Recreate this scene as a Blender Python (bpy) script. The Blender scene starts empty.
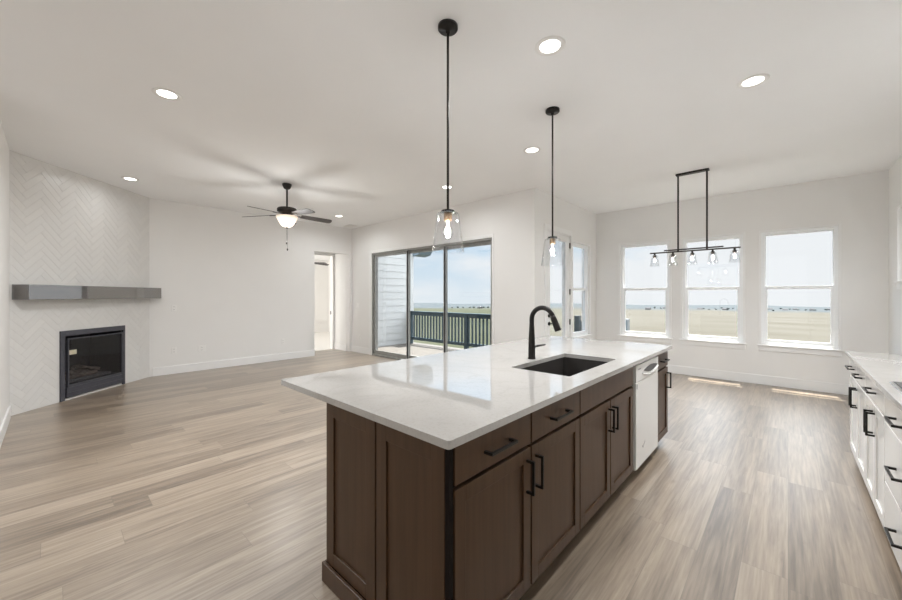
import bpy, bmesh, math, random
from mathutils import Matrix, Vector
random.seed(7)
S = bpy.context.scene
COL = S.collection
R = math.radians

# ------------------------------------------------------------------ camera
EYE = 1.388
cd = bpy.data.cameras.new('camera'); cam = bpy.data.objects.new('camera', cd); COL.objects.link(cam)
cam.location = (0, 0, EYE); cam.rotation_euler = (R(90), 0, R(42.63))
cd.sensor_width = 36; cd.lens = 366.36 / 902 * 36; cd.shift_y = -4.15 / 902
cd.clip_start = 0.02; cd.clip_end = 9000
S.camera = cam
S.view_settings.view_transform = 'Standard'; S.view_settings.look = 'None'
S.view_settings.gamma = 1; S.view_settings.use_curve_mapping = False
S.view_settings.exposure = 1.24

# ------------------------------------------------------------------ sky
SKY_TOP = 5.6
W = bpy.data.worlds.new('sky'); S.world = W; W.use_nodes = True
wn = W.node_tree.nodes; wl = W.node_tree.links; wn.clear()
def wnode(t, **k):
    n = wn.new(t)
    for a, b in k.items(): setattr(n, a, b)
    return n
tc = wnode('ShaderNodeTexCoord'); sep = wnode('ShaderNodeSeparateXYZ'); wl.new(tc.outputs['Generated'], sep.inputs[0])
ramp = wnode('ShaderNodeValToRGB'); wl.new(sep.outputs['Z'], ramp.inputs[0])
e = ramp.color_ramp.elements
e[0].position = 0.0; e[0].color = (0.80, 0.88, 0.94, 1)
e[1].position = 0.55; e[1].color = (0.22, 0.42, 0.72, 1)
m = e.new(0.12); m.color = (0.60, 0.77, 0.92, 1)
mp = wnode('ShaderNodeMapping'); mp.inputs['Scale'].default_value = (1.3, 1.3, 5.5); wl.new(tc.outputs['Generated'], mp.inputs[0])
nz = wnode('ShaderNodeTexNoise'); nz.inputs['Scale'].default_value = 2.3; nz.inputs['Detail'].default_value = 7; nz.inputs['Roughness'].default_value = 0.58
wl.new(mp.outputs[0], nz.inputs['Vector'])
bx_ = wnode('ShaderNodeMath', operation='MULTIPLY_ADD'); bx_.inputs[1].default_value = 0.42; bx_.inputs[2].default_value = 0.29   # more cloud towards +X
wl.new(sep.outputs['X'], bx_.inputs[0])
ad = wnode('ShaderNodeMath', operation='ADD'); wl.new(nz.outputs[0], ad.inputs[0]); wl.new(bx_.outputs[0], ad.inputs[1])
cr = wnode('ShaderNodeValToRGB'); wl.new(ad.outputs[0], cr.inputs[0])
cr.color_ramp.elements[0].position = 0.44; cr.color_ramp.elements[1].position = 0.66
mx = wnode('ShaderNodeMixRGB'); mx.inputs[2].default_value = (0.93, 0.95, 0.97, 1)
wl.new(cr.outputs[0], mx.inputs[0]); wl.new(ramp.outputs[0], mx.inputs[1])
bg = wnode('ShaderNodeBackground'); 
hi = wnode('ShaderNodeMapRange'); hi.inputs['From Min'].default_value = 0.20; hi.inputs['From Max'].default_value = 0.50; hi.inputs['To Min'].default_value = 0.91; hi.inputs['To Max'].default_value = SKY_TOP   # upper sky boosted to light the room through the windows
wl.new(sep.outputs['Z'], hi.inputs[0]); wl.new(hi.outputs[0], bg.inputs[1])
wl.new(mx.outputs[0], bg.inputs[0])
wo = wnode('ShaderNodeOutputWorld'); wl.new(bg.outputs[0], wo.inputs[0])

# ------------------------------------------------------------------ sun and an added fill lamp behind the camera
def light(name, kind, loc, energy, color=(1, 1, 1), parent=None, **k):
    d = bpy.data.lights.new(name, kind); d.energy = energy; d.color = color
    for a, b in k.items(): setattr(d, a, b)
    o = bpy.data.objects.new(name, d); COL.objects.link(o); o.location = loc
    if parent: o.parent = parent; o.location = Vector(loc) - ORG.get(parent.name, Vector())
    return o
ORG = {}
sun = light('sun', 'SUN', (0, 20, 30), 15.0, (1.0, 0.95, 0.86), angle=R(0.6))
sd = Vector((0.05, -math.cos(R(73)), -math.sin(R(73))))
sun.rotation_euler = sd.to_track_quat('-Z', 'Y').to_euler()
fill = light('rear_fill_light', 'AREA', (-2.0, -3.1, 1.55), 13, (0.97, 0.985, 1.0), shape='RECTANGLE', size=5.0, size_y=2.6)  # unseen fill lamp added to brighten the room; the rear wall has no window
fill.rotation_euler = (R(90), 0, 0)
POINT_W = 3.3; CAN_W = 24.0

# ------------------------------------------------------------------ material helpers
def mat(name, col, rough=0.5, metal=0.0, spec=0.5, coat=0.0, coat_ior=1.5, build=None):
    m = bpy.data.materials.new(name); m.use_nodes = True
    b = m.node_tree.nodes['Principled BSDF']
    b.inputs['Base Color'].default_value = (*col, 1); b.inputs['Roughness'].default_value = rough
    b.inputs['Metallic'].default_value = metal; b.inputs['Specular IOR Level'].default_value = spec
    b.inputs['Coat Weight'].default_value = coat; b.inputs['Coat IOR'].default_value = coat_ior
    if build: build(m.node_tree, b)
    return m
def N(nt, t, **k):
    n = nt.nodes.new(t)
    for a, b in k.items(): setattr(n, a, b)
    return n
def math_(nt, op, a, b=None, c=None):
    n = N(nt, 'ShaderNodeMath', operation=op)
    for i, v in enumerate((a, b, c)):
        if v is None: continue
        if isinstance(v, (int, float)): n.inputs[i].default_value = v
        else: nt.links.new(v, n.inputs[i])
    return n.outputs[0]
def rampn(nt, fac, stops):
    r = N(nt, 'ShaderNodeValToRGB'); nt.links.new(fac, r.inputs[0]); el = r.color_ramp.elements
    while len(el) < len(stops): el.new(0.5)
    for x, (p, c) in zip(el, stops): x.position = p; x.color = (*c, 1)
    return r.outputs[0]
def noisy(col1, col2, scale=(4, 4, 4), sc=1.0, detail=4, bump=0.0, lo=0.35, hi=0.65, bscale=None):
    def f(nt, b):
        t = N(nt, 'ShaderNodeTexCoord'); mp = N(nt, 'ShaderNodeMapping'); mp.inputs['Scale'].default_value = scale
        nt.links.new(t.outputs['Object'], mp.inputs[0])
        n = N(nt, 'ShaderNodeTexNoise'); n.inputs['Scale'].default_value = sc; n.inputs['Detail'].default_value = detail
        nt.links.new(mp.outputs[0], n.inputs['Vector'])
        nt.links.new(rampn(nt, n.outputs[0], [(lo, col1), (hi, col2)]), b.inputs['Base Color'])
        if bump:
            n2 = N(nt, 'ShaderNodeTexNoise'); n2.inputs['Scale'].default_value = bscale or sc
            nt.links.new(mp.outputs[0], n2.inputs['Vector'])
            bp = N(nt, 'ShaderNodeBump'); bp.inputs['Strength'].default_value = bump; bp.inputs['Distance'].default_value = 0.004
            nt.links.new(n2.outputs[0], bp.inputs['Height']); nt.links.new(bp.outputs[0], b.inputs['Normal'])
    return f
def thin_glass(name, tint, ior=1.45, rough=0.0):
    m = bpy.data.materials.new(name); m.use_nodes = True; nt = m.node_tree; nt.nodes.clear()
    o = N(nt, 'ShaderNodeOutputMaterial'); t = N(nt, 'ShaderNodeBsdfTransparent'); t.inputs[0].default_value = (*tint, 1)
    g = N(nt, 'ShaderNodeBsdfGlossy'); g.inputs['Roughness'].default_value = rough
    fr = N(nt, 'ShaderNodeFresnel'); ge = N(nt, 'ShaderNodeNewGeometry')      # thin sheet: the same reflection from either side
    nt.links.new(math_(nt, 'MULTIPLY_ADD', ge.outputs['Backfacing'], 1 / ior - ior, ior), fr.inputs[0])
    x = N(nt, 'ShaderNodeMixShader'); nt.links.new(fr.outputs[0], x.inputs[0]); nt.links.new(t.outputs[0], x.inputs[1]); nt.links.new(g.outputs[0], x.inputs[2])
    nt.links.new(x.outputs[0], o.inputs[0]); return m
def emit(name, col, s):
    m = bpy.data.materials.new(name); m.use_nodes = True; b = m.node_tree.nodes['Principled BSDF']
    b.inputs['Base Color'].default_value = (*col, 1); b.inputs['Emission Color'].default_value = (*col, 1); b.inputs['Emission Strength'].default_value = s
    return m

def floor_nodes(nt, b):
    PW, PL = 0.182, 1.35
    t = N(nt, 'ShaderNodeTexCoord'); s = N(nt, 'ShaderNodeSeparateXYZ'); nt.links.new(t.outputs['Object'], s.inputs[0])
    X, Y = s.outputs['X'], s.outputs['Y']
    row = math_(nt, 'FLOOR', math_(nt, 'DIVIDE', X, PW))
    wr = N(nt, 'ShaderNodeTexWhiteNoise', noise_dimensions='1D'); nt.links.new(row, wr.inputs['W'])
    yo = math_(nt, 'ADD', math_(nt, 'DIVIDE', Y, PL), math_(nt, 'MULTIPLY', wr.outputs['Value'], 7.3))
    pid = math_(nt, 'FLOOR', yo)
    cv = N(nt, 'ShaderNodeCombineXYZ'); nt.links.new(row, cv.inputs[0]); nt.links.new(pid, cv.inputs[1])
    wp = N(nt, 'ShaderNodeTexWhiteNoise', noise_dimensions='2D'); nt.links.new(cv.outputs[0], wp.inputs['Vector'])
    rnd = wp.outputs['Value']
    # grain: stretched along the plank, shifted from plank to plank
    gv = N(nt, 'ShaderNodeCombineXYZ')
    nt.links.new(math_(nt, 'MULTIPLY', X, 13.0), gv.inputs[0]); nt.links.new(math_(nt, 'MULTIPLY', Y, 0.8), gv.inputs[1]); nt.links.new(math_(nt, 'MULTIPLY', rnd, 60.0), gv.inputs[2])
    g1 = N(nt, 'ShaderNodeTexNoise'); g1.inputs['Scale'].default_value = 1.3; g1.inputs['Detail'].default_value = 6; g1.inputs['Distortion'].default_value = 0.5; g1.inputs['Roughness'].default_value = 0.65
    nt.links.new(gv.outputs[0], g1.inputs['Vector'])
    hv = N(nt, 'ShaderNodeCombineXYZ')
    nt.links.new(math_(nt, 'MULTIPLY', X, 60.0), hv.inputs[0]); nt.links.new(math_(nt, 'MULTIPLY', Y, 2.5), hv.inputs[1]); nt.links.new(math_(nt, 'MULTIPLY', rnd, 17.0), hv.inputs[2])
    g3 = N(nt, 'ShaderNodeTexNoise'); g3.inputs['Scale'].default_value = 1.2; g3.inputs['Detail'].default_value = 4
    nt.links.new(hv.outputs[0], g3.inputs['Vector'])
    kv = N(nt, 'ShaderNodeCombineXYZ')
    nt.links.new(math_(nt, 'MULTIPLY', X, 9.0), kv.inputs[0]); nt.links.new(math_(nt, 'MULTIPLY', Y, 2.2), kv.inputs[1]); nt.links.new(math_(nt, 'MULTIPLY', rnd, 31.0), kv.inputs[2])
    g2 = N(nt, 'ShaderNodeTexNoise'); g2.inputs['Scale'].default_value = 1.5; g2.inputs['Detail'].default_value = 3
    nt.links.new(kv.outputs[0], g2.inputs['Vector'])
    base = rampn(nt, math_(nt, 'ADD', math_(nt, 'MULTIPLY_ADD', rnd, 0.23, 0.055), math_(nt, 'MULTIPLY_ADD', math_(nt, 'MULTIPLY_ADD', g3.outputs[0], 0.4, math_(nt, 'MULTIPLY', g1.outputs[0], 0.6)), 1.35, -0.345)),
                 [(0.24, (0.095, 0.065, 0.04)), (0.42, (0.195, 0.142, 0.095)), (0.58, (0.29, 0.222, 0.156)), (0.85, (0.43, 0.35, 0.262))])
    kn = rampn(nt, g2.outputs[0], [(0.20, (0.55, 0.50, 0.45)), (0.33, (1, 1, 1))])
    mm = N(nt, 'ShaderNodeMixRGB', blend_type='MULTIPLY'); mm.inputs[0].default_value = 1; nt.links.new(base, mm.inputs[1]); nt.links.new(kn, mm.inputs[2])
    # seams
    fx = math_(nt, 'FRACT', math_(nt, 'DIVIDE', X, PW)); fy = math_(nt, 'FRACT', yo)
    ex = math_(nt, 'MULTIPLY', math_(nt, 'MINIMUM', fx, math_(nt, 'SUBTRACT', 1.0, fx)), PW)
    ey = math_(nt, 'MULTIPLY', math_(nt, 'MINIMUM', fy, math_(nt, 'SUBTRACT', 1.0, fy)), PL)
    seam = math_(nt, 'LESS_THAN', math_(nt, 'MINIMUM', ex, ey), 0.0014)
    m2 = N(nt, 'ShaderNodeMixRGB'); nt.links.new(math_(nt, 'MULTIPLY', seam, 0.6), m2.inputs[0]); nt.links.new(mm.outputs[0], m2.inputs[1]); m2.inputs[2].default_value = (0.12, 0.09, 0.065, 1)
    b.inputs['Coat Roughness'].default_value = 0.48
    nt.links.new(m2.outputs[0], b.inputs['Base Color'])
    nt.links.new(math_(nt, 'MULTIPLY_ADD', g1.outputs[0], 0.10, 0.27), b.inputs['Roughness'])
    bp = N(nt, 'ShaderNodeBump'); bp.inputs['Strength'].default_value = 0.12; bp.inputs['Distance'].default_value = 0.002
    nt.links.new(g1.outputs[0], bp.inputs['Height']); nt.links.new(bp.outputs[0], b.inputs['Normal'])

def quartz_nodes(nt, b):
    t = N(nt, 'ShaderNodeTexCoord')
    n = N(nt, 'ShaderNodeTexNoise'); n.inputs['Scale'].default_value = 1.6; n.inputs['Detail'].default_value = 8; n.inputs['Distortion'].default_value = 1.6
    nt.links.new(t.outputs['Object'], n.inputs['Vector'])
    v = math_(nt, 'ABSOLUTE', math_(nt, 'SUBTRACT', n.outputs[0], 0.5))
    c = rampn(nt, v, [(0.0, (0.42, 0.405, 0.385)), (0.012, (0.437, 0.422, 0.402)), (0.06, (0.448, 0.433, 0.413))])
    f = N(nt, 'ShaderNodeTexNoise'); f.inputs['Scale'].default_value = 90; nt.links.new(t.outputs['Object'], f.inputs['Vector'])
    c2 = rampn(nt, f.outputs[0], [(0.3, (0.94, 0.935, 0.93)), (0.5, (1, 1, 1))])
    mm = N(nt, 'ShaderNodeMixRGB', blend_type='MULTIPLY'); mm.inputs[0].default_value = 1; nt.links.new(c, mm.inputs[1]); nt.links.new(c2, mm.inputs[2])
    nt.links.new(mm.outputs[0], b.inputs['Base Color'])

def woodstain(c1, c2, horiz=False):
    return noisy(c1, c2, scale=((1.2, 1.2, 22) if horiz else (22, 22, 1.2)), sc=1.4, detail=5, bump=0.05)

M = {}
M['wall'] = mat('wall_paint', (0.80, 0.79, 0.772), 0.75, spec=0.25, build=noisy((0.795, 0.785, 0.767), (0.805, 0.795, 0.777), sc=0.6, bump=0.05, bscale=70))
M['ceil'] = mat('ceiling_paint', (0.82, 0.80, 0.765), 0.85, spec=0.2, build=noisy((0.89, 0.892, 0.892), (0.90, 0.902, 0.902), sc=0.5, bump=0.06, bscale=60))
M['trim'] = mat('white_trim_paint', (0.825, 0.82, 0.81), 0.3, build=noisy((0.82, 0.815, 0.805), (0.83, 0.825, 0.815), sc=1))
M['vinyl'] = mat('white_vinyl', (0.86, 0.87, 0.875), 0.3, build=noisy((0.855, 0.865, 0.87), (0.865, 0.875, 0.88), sc=1))
M['floor'] = mat('plank_flooring', (0.4, 0.33, 0.26), 0.33, spec=0.9, coat=1.0, build=floor_nodes)
M['carpet'] = mat('pale_carpet', (0.75, 0.73, 0.70), 0.95, build=noisy((0.70, 0.68, 0.65), (0.80, 0.78, 0.75), sc=40, bump=0.4))
M['quartz'] = mat('white_quartz', (0.77, 0.75, 0.72), 0.03, spec=0.8, build=quartz_nodes)
M['espresso'] = mat('espresso_stained_wood', (0.042, 0.024, 0.014), 0.36, spec=0.28, build=woodstain((0.064, 0.034, 0.017), (0.081, 0.044, 0.023)))
M['gapdark'] = mat('gap_shade_carcass', (0.008, 0.006, 0.005), 0.8, spec=0.1, build=noisy((0.011, 0.008, 0.007), (0.014, 0.011, 0.009), sc=3))  # near-black carcass: shade of the cabinet gaps put into the colour
M['whitecab'] = mat('white_cabinet_paint', (0.80, 0.785, 0.755), 0.16, spec=0.5, build=noisy((0.795, 0.78, 0.75), (0.805, 0.79, 0.76), sc=1))
M['black'] = mat('matte_black_metal', (0.018, 0.016, 0.015), 0.36, metal=0.6, build=noisy((0.016, 0.014, 0.013), (0.022, 0.02, 0.018), sc=8))
M['bronze'] = mat('oil_rubbed_bronze', (0.018, 0.013, 0.011), 0.4, metal=0.2, build=noisy((0.015, 0.011, 0.009), (0.022, 0.016, 0.013), sc=8))
M['brass'] = mat('aged_brass_socket', (0.20, 0.13, 0.075), 0.4, metal=0.8, build=noisy((0.17, 0.11, 0.06), (0.23, 0.15, 0.09), sc=9))
M['sinkm'] = mat('dark_composite_sink', (0.03, 0.026, 0.024), 0.42, build=noisy((0.024, 0.021, 0.019), (0.04, 0.035, 0.032), sc=60))
M['dw'] = mat('white_appliance_enamel', (0.80, 0.80, 0.785), 0.2, build=noisy((0.795, 0.795, 0.78), (0.805, 0.805, 0.79), sc=1))
M['greymark'] = mat('grey_mark', (0.25, 0.25, 0.26), 0.5, build=noisy((0.23, 0.23, 0.24), (0.27, 0.27, 0.28), sc=5))
M['alu'] = mat('grey_aluminium', (0.30, 0.30, 0.285), 0.4, metal=0.3, build=noisy((0.28, 0.28, 0.265), (0.32, 0.32, 0.305), sc=4))
M['aludark'] = mat('dark_grey_aluminium', (0.015, 0.015, 0.016), 0.5, metal=0.0, spec=0.2, build=noisy((0.013, 0.013, 0.014), (0.017, 0.017, 0.018), sc=4))
M['steel'] = mat('brushed_steel', (0.62, 0.62, 0.63), 0.28, metal=1.0, build=noisy((0.58, 0.58, 0.59), (0.66, 0.66, 0.67), scale=(1, 40, 40), sc=2))
M['blackglass'] = mat('black_ceramic_glass', (0.012, 0.013, 0.018), 0.06, spec=0.6, build=noisy((0.011, 0.012, 0.016), (0.014, 0.015, 0.02), sc=4))
M['pane'] = thin_glass('tinted_window_glass', (0.437, 0.445, 0.447))
M['clear'] = thin_glass('clear_lamp_glass', (0.975, 0.98, 0.985), ior=1.65)
M['bulb'] = emit('warm_bulb', (1.0, 0.84, 0.64), 0.55)
M['canlens'] = emit('lit_diffuser', (1.0, 0.97, 0.92), 2.6)
M['frost'] = emit('lit_frosted_glass', (1.0, 0.86, 0.72), 0.20)
M['smoke'] = thin_glass('smoked_firebox_glass', (0.42, 0.42, 0.46), ior=1.5)
M['fireframe'] = mat('charcoal_fireplace_metal', (0.075, 0.075, 0.09), 0.38, metal=0.4, build=noisy((0.07, 0.07, 0.084), (0.082, 0.082, 0.098), sc=6))
M['firein'] = mat('sooty_firebox_liner', (0.05, 0.05, 0.055), 0.8, build=noisy((0.04, 0.04, 0.044), (0.07, 0.07, 0.075), sc=9))
M['log'] = mat('ceramic_log', (0.24, 0.18, 0.13), 0.9, build=noisy((0.10, 0.075, 0.055), (0.40, 0.32, 0.24), scale=(8, 8, 20), sc=1.5, bump=0.5))
M['ember'] = mat('grey_lava_embers', (0.22, 0.21, 0.20), 0.95, build=noisy((0.10, 0.10, 0.10), (0.36, 0.34, 0.32), sc=30, bump=0.6))
M['tag'] = mat('pale_paper_tag', (0.62, 0.57, 0.42), 0.7, build=noisy((0.60, 0.55, 0.40), (0.64, 0.59, 0.44), sc=9))
M['tile1'] = mat('white_tile', (0.70, 0.69, 0.67), 0.3, build=noisy((0.69, 0.68, 0.66), (0.70, 0.69, 0.67), sc=5))
M['tile2'] = mat('warm_white_tile', (0.62, 0.595, 0.55), 0.3, build=noisy((0.675, 0.664, 0.643), (0.687, 0.676, 0.655), sc=5))
M['tile3'] = mat('soft_grey_tile', (0.695, 0.672, 0.632), 0.3, build=noisy((0.70, 0.688, 0.665), (0.712, 0.70, 0.677), sc=5))
M['grout'] = mat('pale_grout', (0.70, 0.68, 0.65), 0.9, build=noisy((0.68, 0.66, 0.63), (0.72, 0.70, 0.67), sc=30))
M['mantel'] = mat('dark_mantel_wood', (0.05, 0.04, 0.034), 0.12, spec=1.0, coat=1.0, coat_ior=2.4, build=noisy((0.036, 0.029, 0.025), (0.07, 0.056, 0.047), scale=(3, 3, 40), sc=1.5))
M['fanblade'] = mat('dark_fan_blade', (0.035, 0.03, 0.028), 0.4, build=noisy((0.03, 0.026, 0.024), (0.042, 0.036, 0.034), scale=(20, 2, 2), sc=2))
M['plastic'] = mat('white_plastic', (0.82, 0.81, 0.79), 0.35, build=noisy((0.81, 0.80, 0.78), (0.83, 0.82, 0.80), sc=3))
M['slot'] = mat('dark_slot_and_recess_shade', (0.10, 0.10, 0.10), 0.6, build=noisy((0.09, 0.09, 0.09), (0.11, 0.11, 0.11), sc=3))  # also paints the shade in the dishwasher handle recess
M['siding'] = mat('pale_siding_paint', (0.47, 0.49, 0.50), 0.6, build=noisy((0.46, 0.48, 0.49), (0.48, 0.50, 0.51), sc=1.5))
M['deckwood'] = mat('grey_deck_board', (0.42, 0.39, 0.35), 0.8, build=noisy((0.09,0.083,0.076), (0.115,0.107,0.098), scale=(1.5, 30, 1), sc=1))
M['railpaint'] = mat('slate_blue_paint', (0.02, 0.05, 0.07), 0.5, build=noisy((0.018, 0.046, 0.066), (0.022, 0.054, 0.074), sc=4))
M['eave'] = mat('slate_grey_fascia_paint', (0.13, 0.18, 0.22), 0.5, build=noisy((0.12, 0.17, 0.21), (0.14, 0.19, 0.23), sc=4))
M['utility'] = mat('grey_cabinet_paint', (0.17, 0.19, 0.20), 0.5, build=noisy((0.16, 0.18, 0.19), (0.18, 0.20, 0.21), sc=3))
M['leaf'] = mat('far_tree_foliage', (0.04, 0.055, 0.055), 0.9, build=noisy((0.032, 0.045, 0.047), (0.05, 0.065, 0.062), sc=0.4))
M['bark'] = mat('far_tree_bark', (0.09, 0.075, 0.06), 0.9, build=noisy((0.08, 0.065, 0.05), (0.10, 0.085, 0.07), sc=1))
M['housew'] = mat('far_house_wall', (0.09, 0.09, 0.09), 0.8, build=noisy((0.08, 0.08, 0.08), (0.10, 0.10, 0.10), sc=0.2))
M['houser'] = mat('far_house_roof', (0.03, 0.03, 0.035), 0.8, build=noisy((0.026, 0.026, 0.03), (0.034, 0.034, 0.04), sc=0.5))
def field_nodes(nt, b):
    g = N(nt, 'ShaderNodeTexCoord'); s = N(nt, 'ShaderNodeSeparateXYZ'); nt.links.new(g.outputs['Object'], s.inputs[0])
    mp = N(nt, 'ShaderNodeMapping'); mp.inputs['Rotation'].default_value = (0, 0, R(10)); mp.inputs['Scale'].default_value = (0.03, 0.045, 0.03); nt.links.new(g.outputs['Object'], mp.inputs[0])
    n = N(nt, 'ShaderNodeTexNoise'); n.inputs['Scale'].default_value = 1.0; n.inputs['Detail'].default_value = 9; n.inputs['Roughness'].default_value = 0.65; nt.links.new(mp.outputs[0], n.inputs['Vector'])
    n5 = N(nt, 'ShaderNodeTexNoise'); n5.inputs['Scale'].default_value = 0.035; n5.inputs['Detail'].default_value = 6; nt.links.new(g.outputs['Object'], n5.inputs['Vector'])
    dry = rampn(nt, n.outputs[0], [(0.36, (0.053,0.048,0.036)), (0.5, (0.069,0.064,0.052)), (0.66, (0.08,0.075,0.064))])
    grn = rampn(nt, n.outputs[0], [(0.36, (0.027,0.031,0.016)), (0.5, (0.038,0.041,0.024)), (0.66, (0.054,0.053,0.036))])
    # the grass is greener to the west (-X): slope of the field in plan
    ang = math_(nt, 'DIVIDE', s.outputs['X'], math_(nt, 'ADD', math_(nt, 'ABSOLUTE', s.outputs['Y']), 1.0))
    k = N(nt, 'ShaderNodeMapRange'); k.inputs['From Min'].default_value = -0.65; k.inputs['From Max'].default_value = -0.40; nt.links.new(ang, k.inputs[0])
    mx = N(nt, 'ShaderNodeMixRGB'); nt.links.new(k.outputs[0], mx.inputs[0]); nt.links.new(grn, mx.inputs[1]); nt.links.new(dry, mx.inputs[2])
    # far land is scrub, towns and woods, blue grey haze put into the colour
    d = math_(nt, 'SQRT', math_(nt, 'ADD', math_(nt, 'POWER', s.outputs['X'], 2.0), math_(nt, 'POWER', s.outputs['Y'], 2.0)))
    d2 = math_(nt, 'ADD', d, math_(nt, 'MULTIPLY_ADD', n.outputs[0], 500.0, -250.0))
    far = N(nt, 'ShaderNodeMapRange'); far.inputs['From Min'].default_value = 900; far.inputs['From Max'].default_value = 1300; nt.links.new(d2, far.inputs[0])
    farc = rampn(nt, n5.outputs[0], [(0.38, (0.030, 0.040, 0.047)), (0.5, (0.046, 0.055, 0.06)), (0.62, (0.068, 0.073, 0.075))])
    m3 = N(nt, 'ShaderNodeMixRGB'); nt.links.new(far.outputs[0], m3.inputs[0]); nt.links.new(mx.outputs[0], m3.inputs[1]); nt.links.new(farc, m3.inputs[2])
    nt.links.new(m3.outputs[0], b.inputs['Base Color'])
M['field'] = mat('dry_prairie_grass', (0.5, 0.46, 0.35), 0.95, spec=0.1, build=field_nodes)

# ------------------------------------------------------------------ mesh helpers
class MB:
    """collects shapes (in world coordinates, optionally through a frame) and links them as one mesh"""
    def __init__(self, frame=None): self.bm = bmesh.new(); self.F = frame or Matrix.Identity(4); self.slot = 0
    def _fin(self, vs, bev=0.0, seg=2):
        fs = {f for v in vs for f in v.link_faces}
        for f in fs: f.material_index = self.slot
        if bev > 0:
            es = list({e for v in vs for e in v.link_edges})
            r = bmesh.ops.bevel(self.bm, geom=es, offset=bev, segments=seg, affect='EDGES', profile=0.5)
            for f in r['faces']: f.material_index = self.slot
    def box(self, x0, x1, y0, y1, z0, z1, bev=0.0, seg=2):
        mtx = self.F @ Matrix.Translation(((x0 + x1) / 2, (y0 + y1) / 2, (z0 + z1) / 2)) @ Matrix.Diagonal((abs(x1 - x0), abs(y1 - y0), abs(z1 - z0), 1))
        r = bmesh.ops.create_cube(self.bm, size=1, matrix=mtx); self._fin(r['verts'], bev, seg); return self
    def cyl(self, p, q, r0, r1=None, seg=20, caps=True):
        p, q = self.F @ Vector(p), self.F @ Vector(q); d = q - p
        mtx = Matrix.Translation((p + q) / 2) @ d.to_track_quat('Z', 'Y').to_matrix().to_4x4()
        r = bmesh.ops.create_cone(self.bm, cap_ends=caps, segments=seg, radius1=r0, radius2=r0 if r1 is None else r1, depth=d.length, matrix=mtx)
        for f in {f for v in r['verts'] for f in v.link_faces}:
            f.material_index = self.slot; f.smooth = len(f.verts) == 4
        return self
    def lathe(self, c, prof, seg=32, smooth=True):
        """prof = [(radius, z)]; spun about the vertical through c"""
        rings = []
        for (r, z) in prof:
            rings.append([self.bm.verts.new(self.F @ Vector((c[0] + r * math.cos(2 * math.pi * k / seg), c[1] + r * math.sin(2 * math.pi * k / seg), z))) for k in range(seg)])
        for a, b in zip(rings, rings[1:]):
            for k in range(seg):
                f = self.bm.faces.new((a[k], a[(k + 1) % seg], b[(k + 1) % seg], b[k])); f.smooth = smooth; f.material_index = self.slot
        return self
    def disc(self, c, r, seg=32):
        f = self.bm.faces.new([self.bm.verts.new(self.F @ Vector((c[0] + r * math.cos(2 * math.pi * k / seg), c[1] + r * math.sin(2 * math.pi * k / seg), c[2]))) for k in range(seg)]); f.material_index = self.slot; return self
    def tube(self, pts, r, seg=14):
        pts = [Vector(p) for p in pts]; rs = r if isinstance(r, (list, tuple)) else [r] * len(pts); rings = []
        up = Vector((0, 1, 0.01))
        for i, p in enumerate(pts):
            t = (pts[min(i + 1, len(pts) - 1)] - pts[max(i - 1, 0)]).normalized()
            a = t.cross(up)
            if a.length < 1e-3: a = t.cross(Vector((1, 0, 0)))
            a.normalize(); b = t.cross(a)
            rings.append([self.bm.verts.new(self.F @ (p + (a * math.cos(2 * math.pi * k / seg) + b * math.sin(2 * math.pi * k / seg)) * rs[i])) for k in range(seg)])
        for a, b in zip(rings, rings[1:]):
            for k in range(seg):
                f = self.bm.faces.new((a[k], a[(k + 1) % seg], b[(k + 1) % seg], b[k])); f.smooth = True; f.material_index = self.slot
        for ring in (rings[0], rings[-1]):
            f = self.bm.faces.new(ring); f.material_index = self.slot
        return self
    def prism(self, pts, ext):
        """pts: 3D polygon, extruded along ext"""
        e = Vector(ext); a = [self.bm.verts.new(self.F @ Vector(p)) for p in pts]; b = [self.bm.verts.new(self.F @ (Vector(p) + e)) for p in pts]
        fs = [self.bm.faces.new(a), self.bm.faces.new(b[::-1])]
        for k in range(len(a)): fs.append(self.bm.faces.new((a[k], a[(k + 1) % len(a)], b[(k + 1) % len(a)], b[k])))
        for f in fs: f.material_index = self.slot
        return self
    def build(self, name, m, parent=None):
        bmesh.ops.recalc_face_normals(self.bm, faces=self.bm.faces[:])
        org = ORG.get(parent.name, Vector()) if parent else Vector()
        bmesh.ops.translate(self.bm, verts=self.bm.verts[:], vec=-org)
        me = bpy.data.meshes.new(name); self.bm.to_mesh(me); self.bm.free()
        for x in (m if isinstance(m, (list, tuple)) else [m]): me.materials.append(x)
        o = bpy.data.objects.new(name, me); COL.objects.link(o)
        if parent: o.parent = parent; ORG[o.name] = org
        return o
def Bx(*a, bev=0.0): return MB().box(*a, bev=bev)
def thing(name, label, cat, loc, group=None):
    o = bpy.data.objects.new(name, None); COL.objects.link(o); o.location = loc; o.empty_display_size = 0.1
    o['label'] = label; o['category'] = cat
    if group: o['group'] = group
    ORG[o.name] = Vector(loc); return o
def tag(o, label, cat, group=None):
    o['label'] = label; o['category'] = cat
    if group: o['group'] = group
    return o
def rebase(o, loc):
    """moves a one-mesh thing's origin to its base"""
    o.data.transform(Matrix.Translation(-Vector(loc))); o.location = loc; return o
def struct(o, label=None):
    o['kind'] = 'structure'
    if label: o['label'] = label
    return o
def sroot(name, loc, label):
    o = bpy.data.objects.new(name, None); COL.objects.link(o); o.location = loc; o['kind'] = 'structure'; o['label'] = label
    ORG[o.name] = Vector(loc); return o
def dup(root, loc, label=None):
    r = root.copy(); COL.objects.link(r); r.location = loc
    if label: r['label'] = label
    def kids(src, dst):
        for ch in list(src.children):
            c = ch.copy(); COL.objects.link(c); c.parent = dst; kids(ch, c)
    kids(root, r); return r

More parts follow.
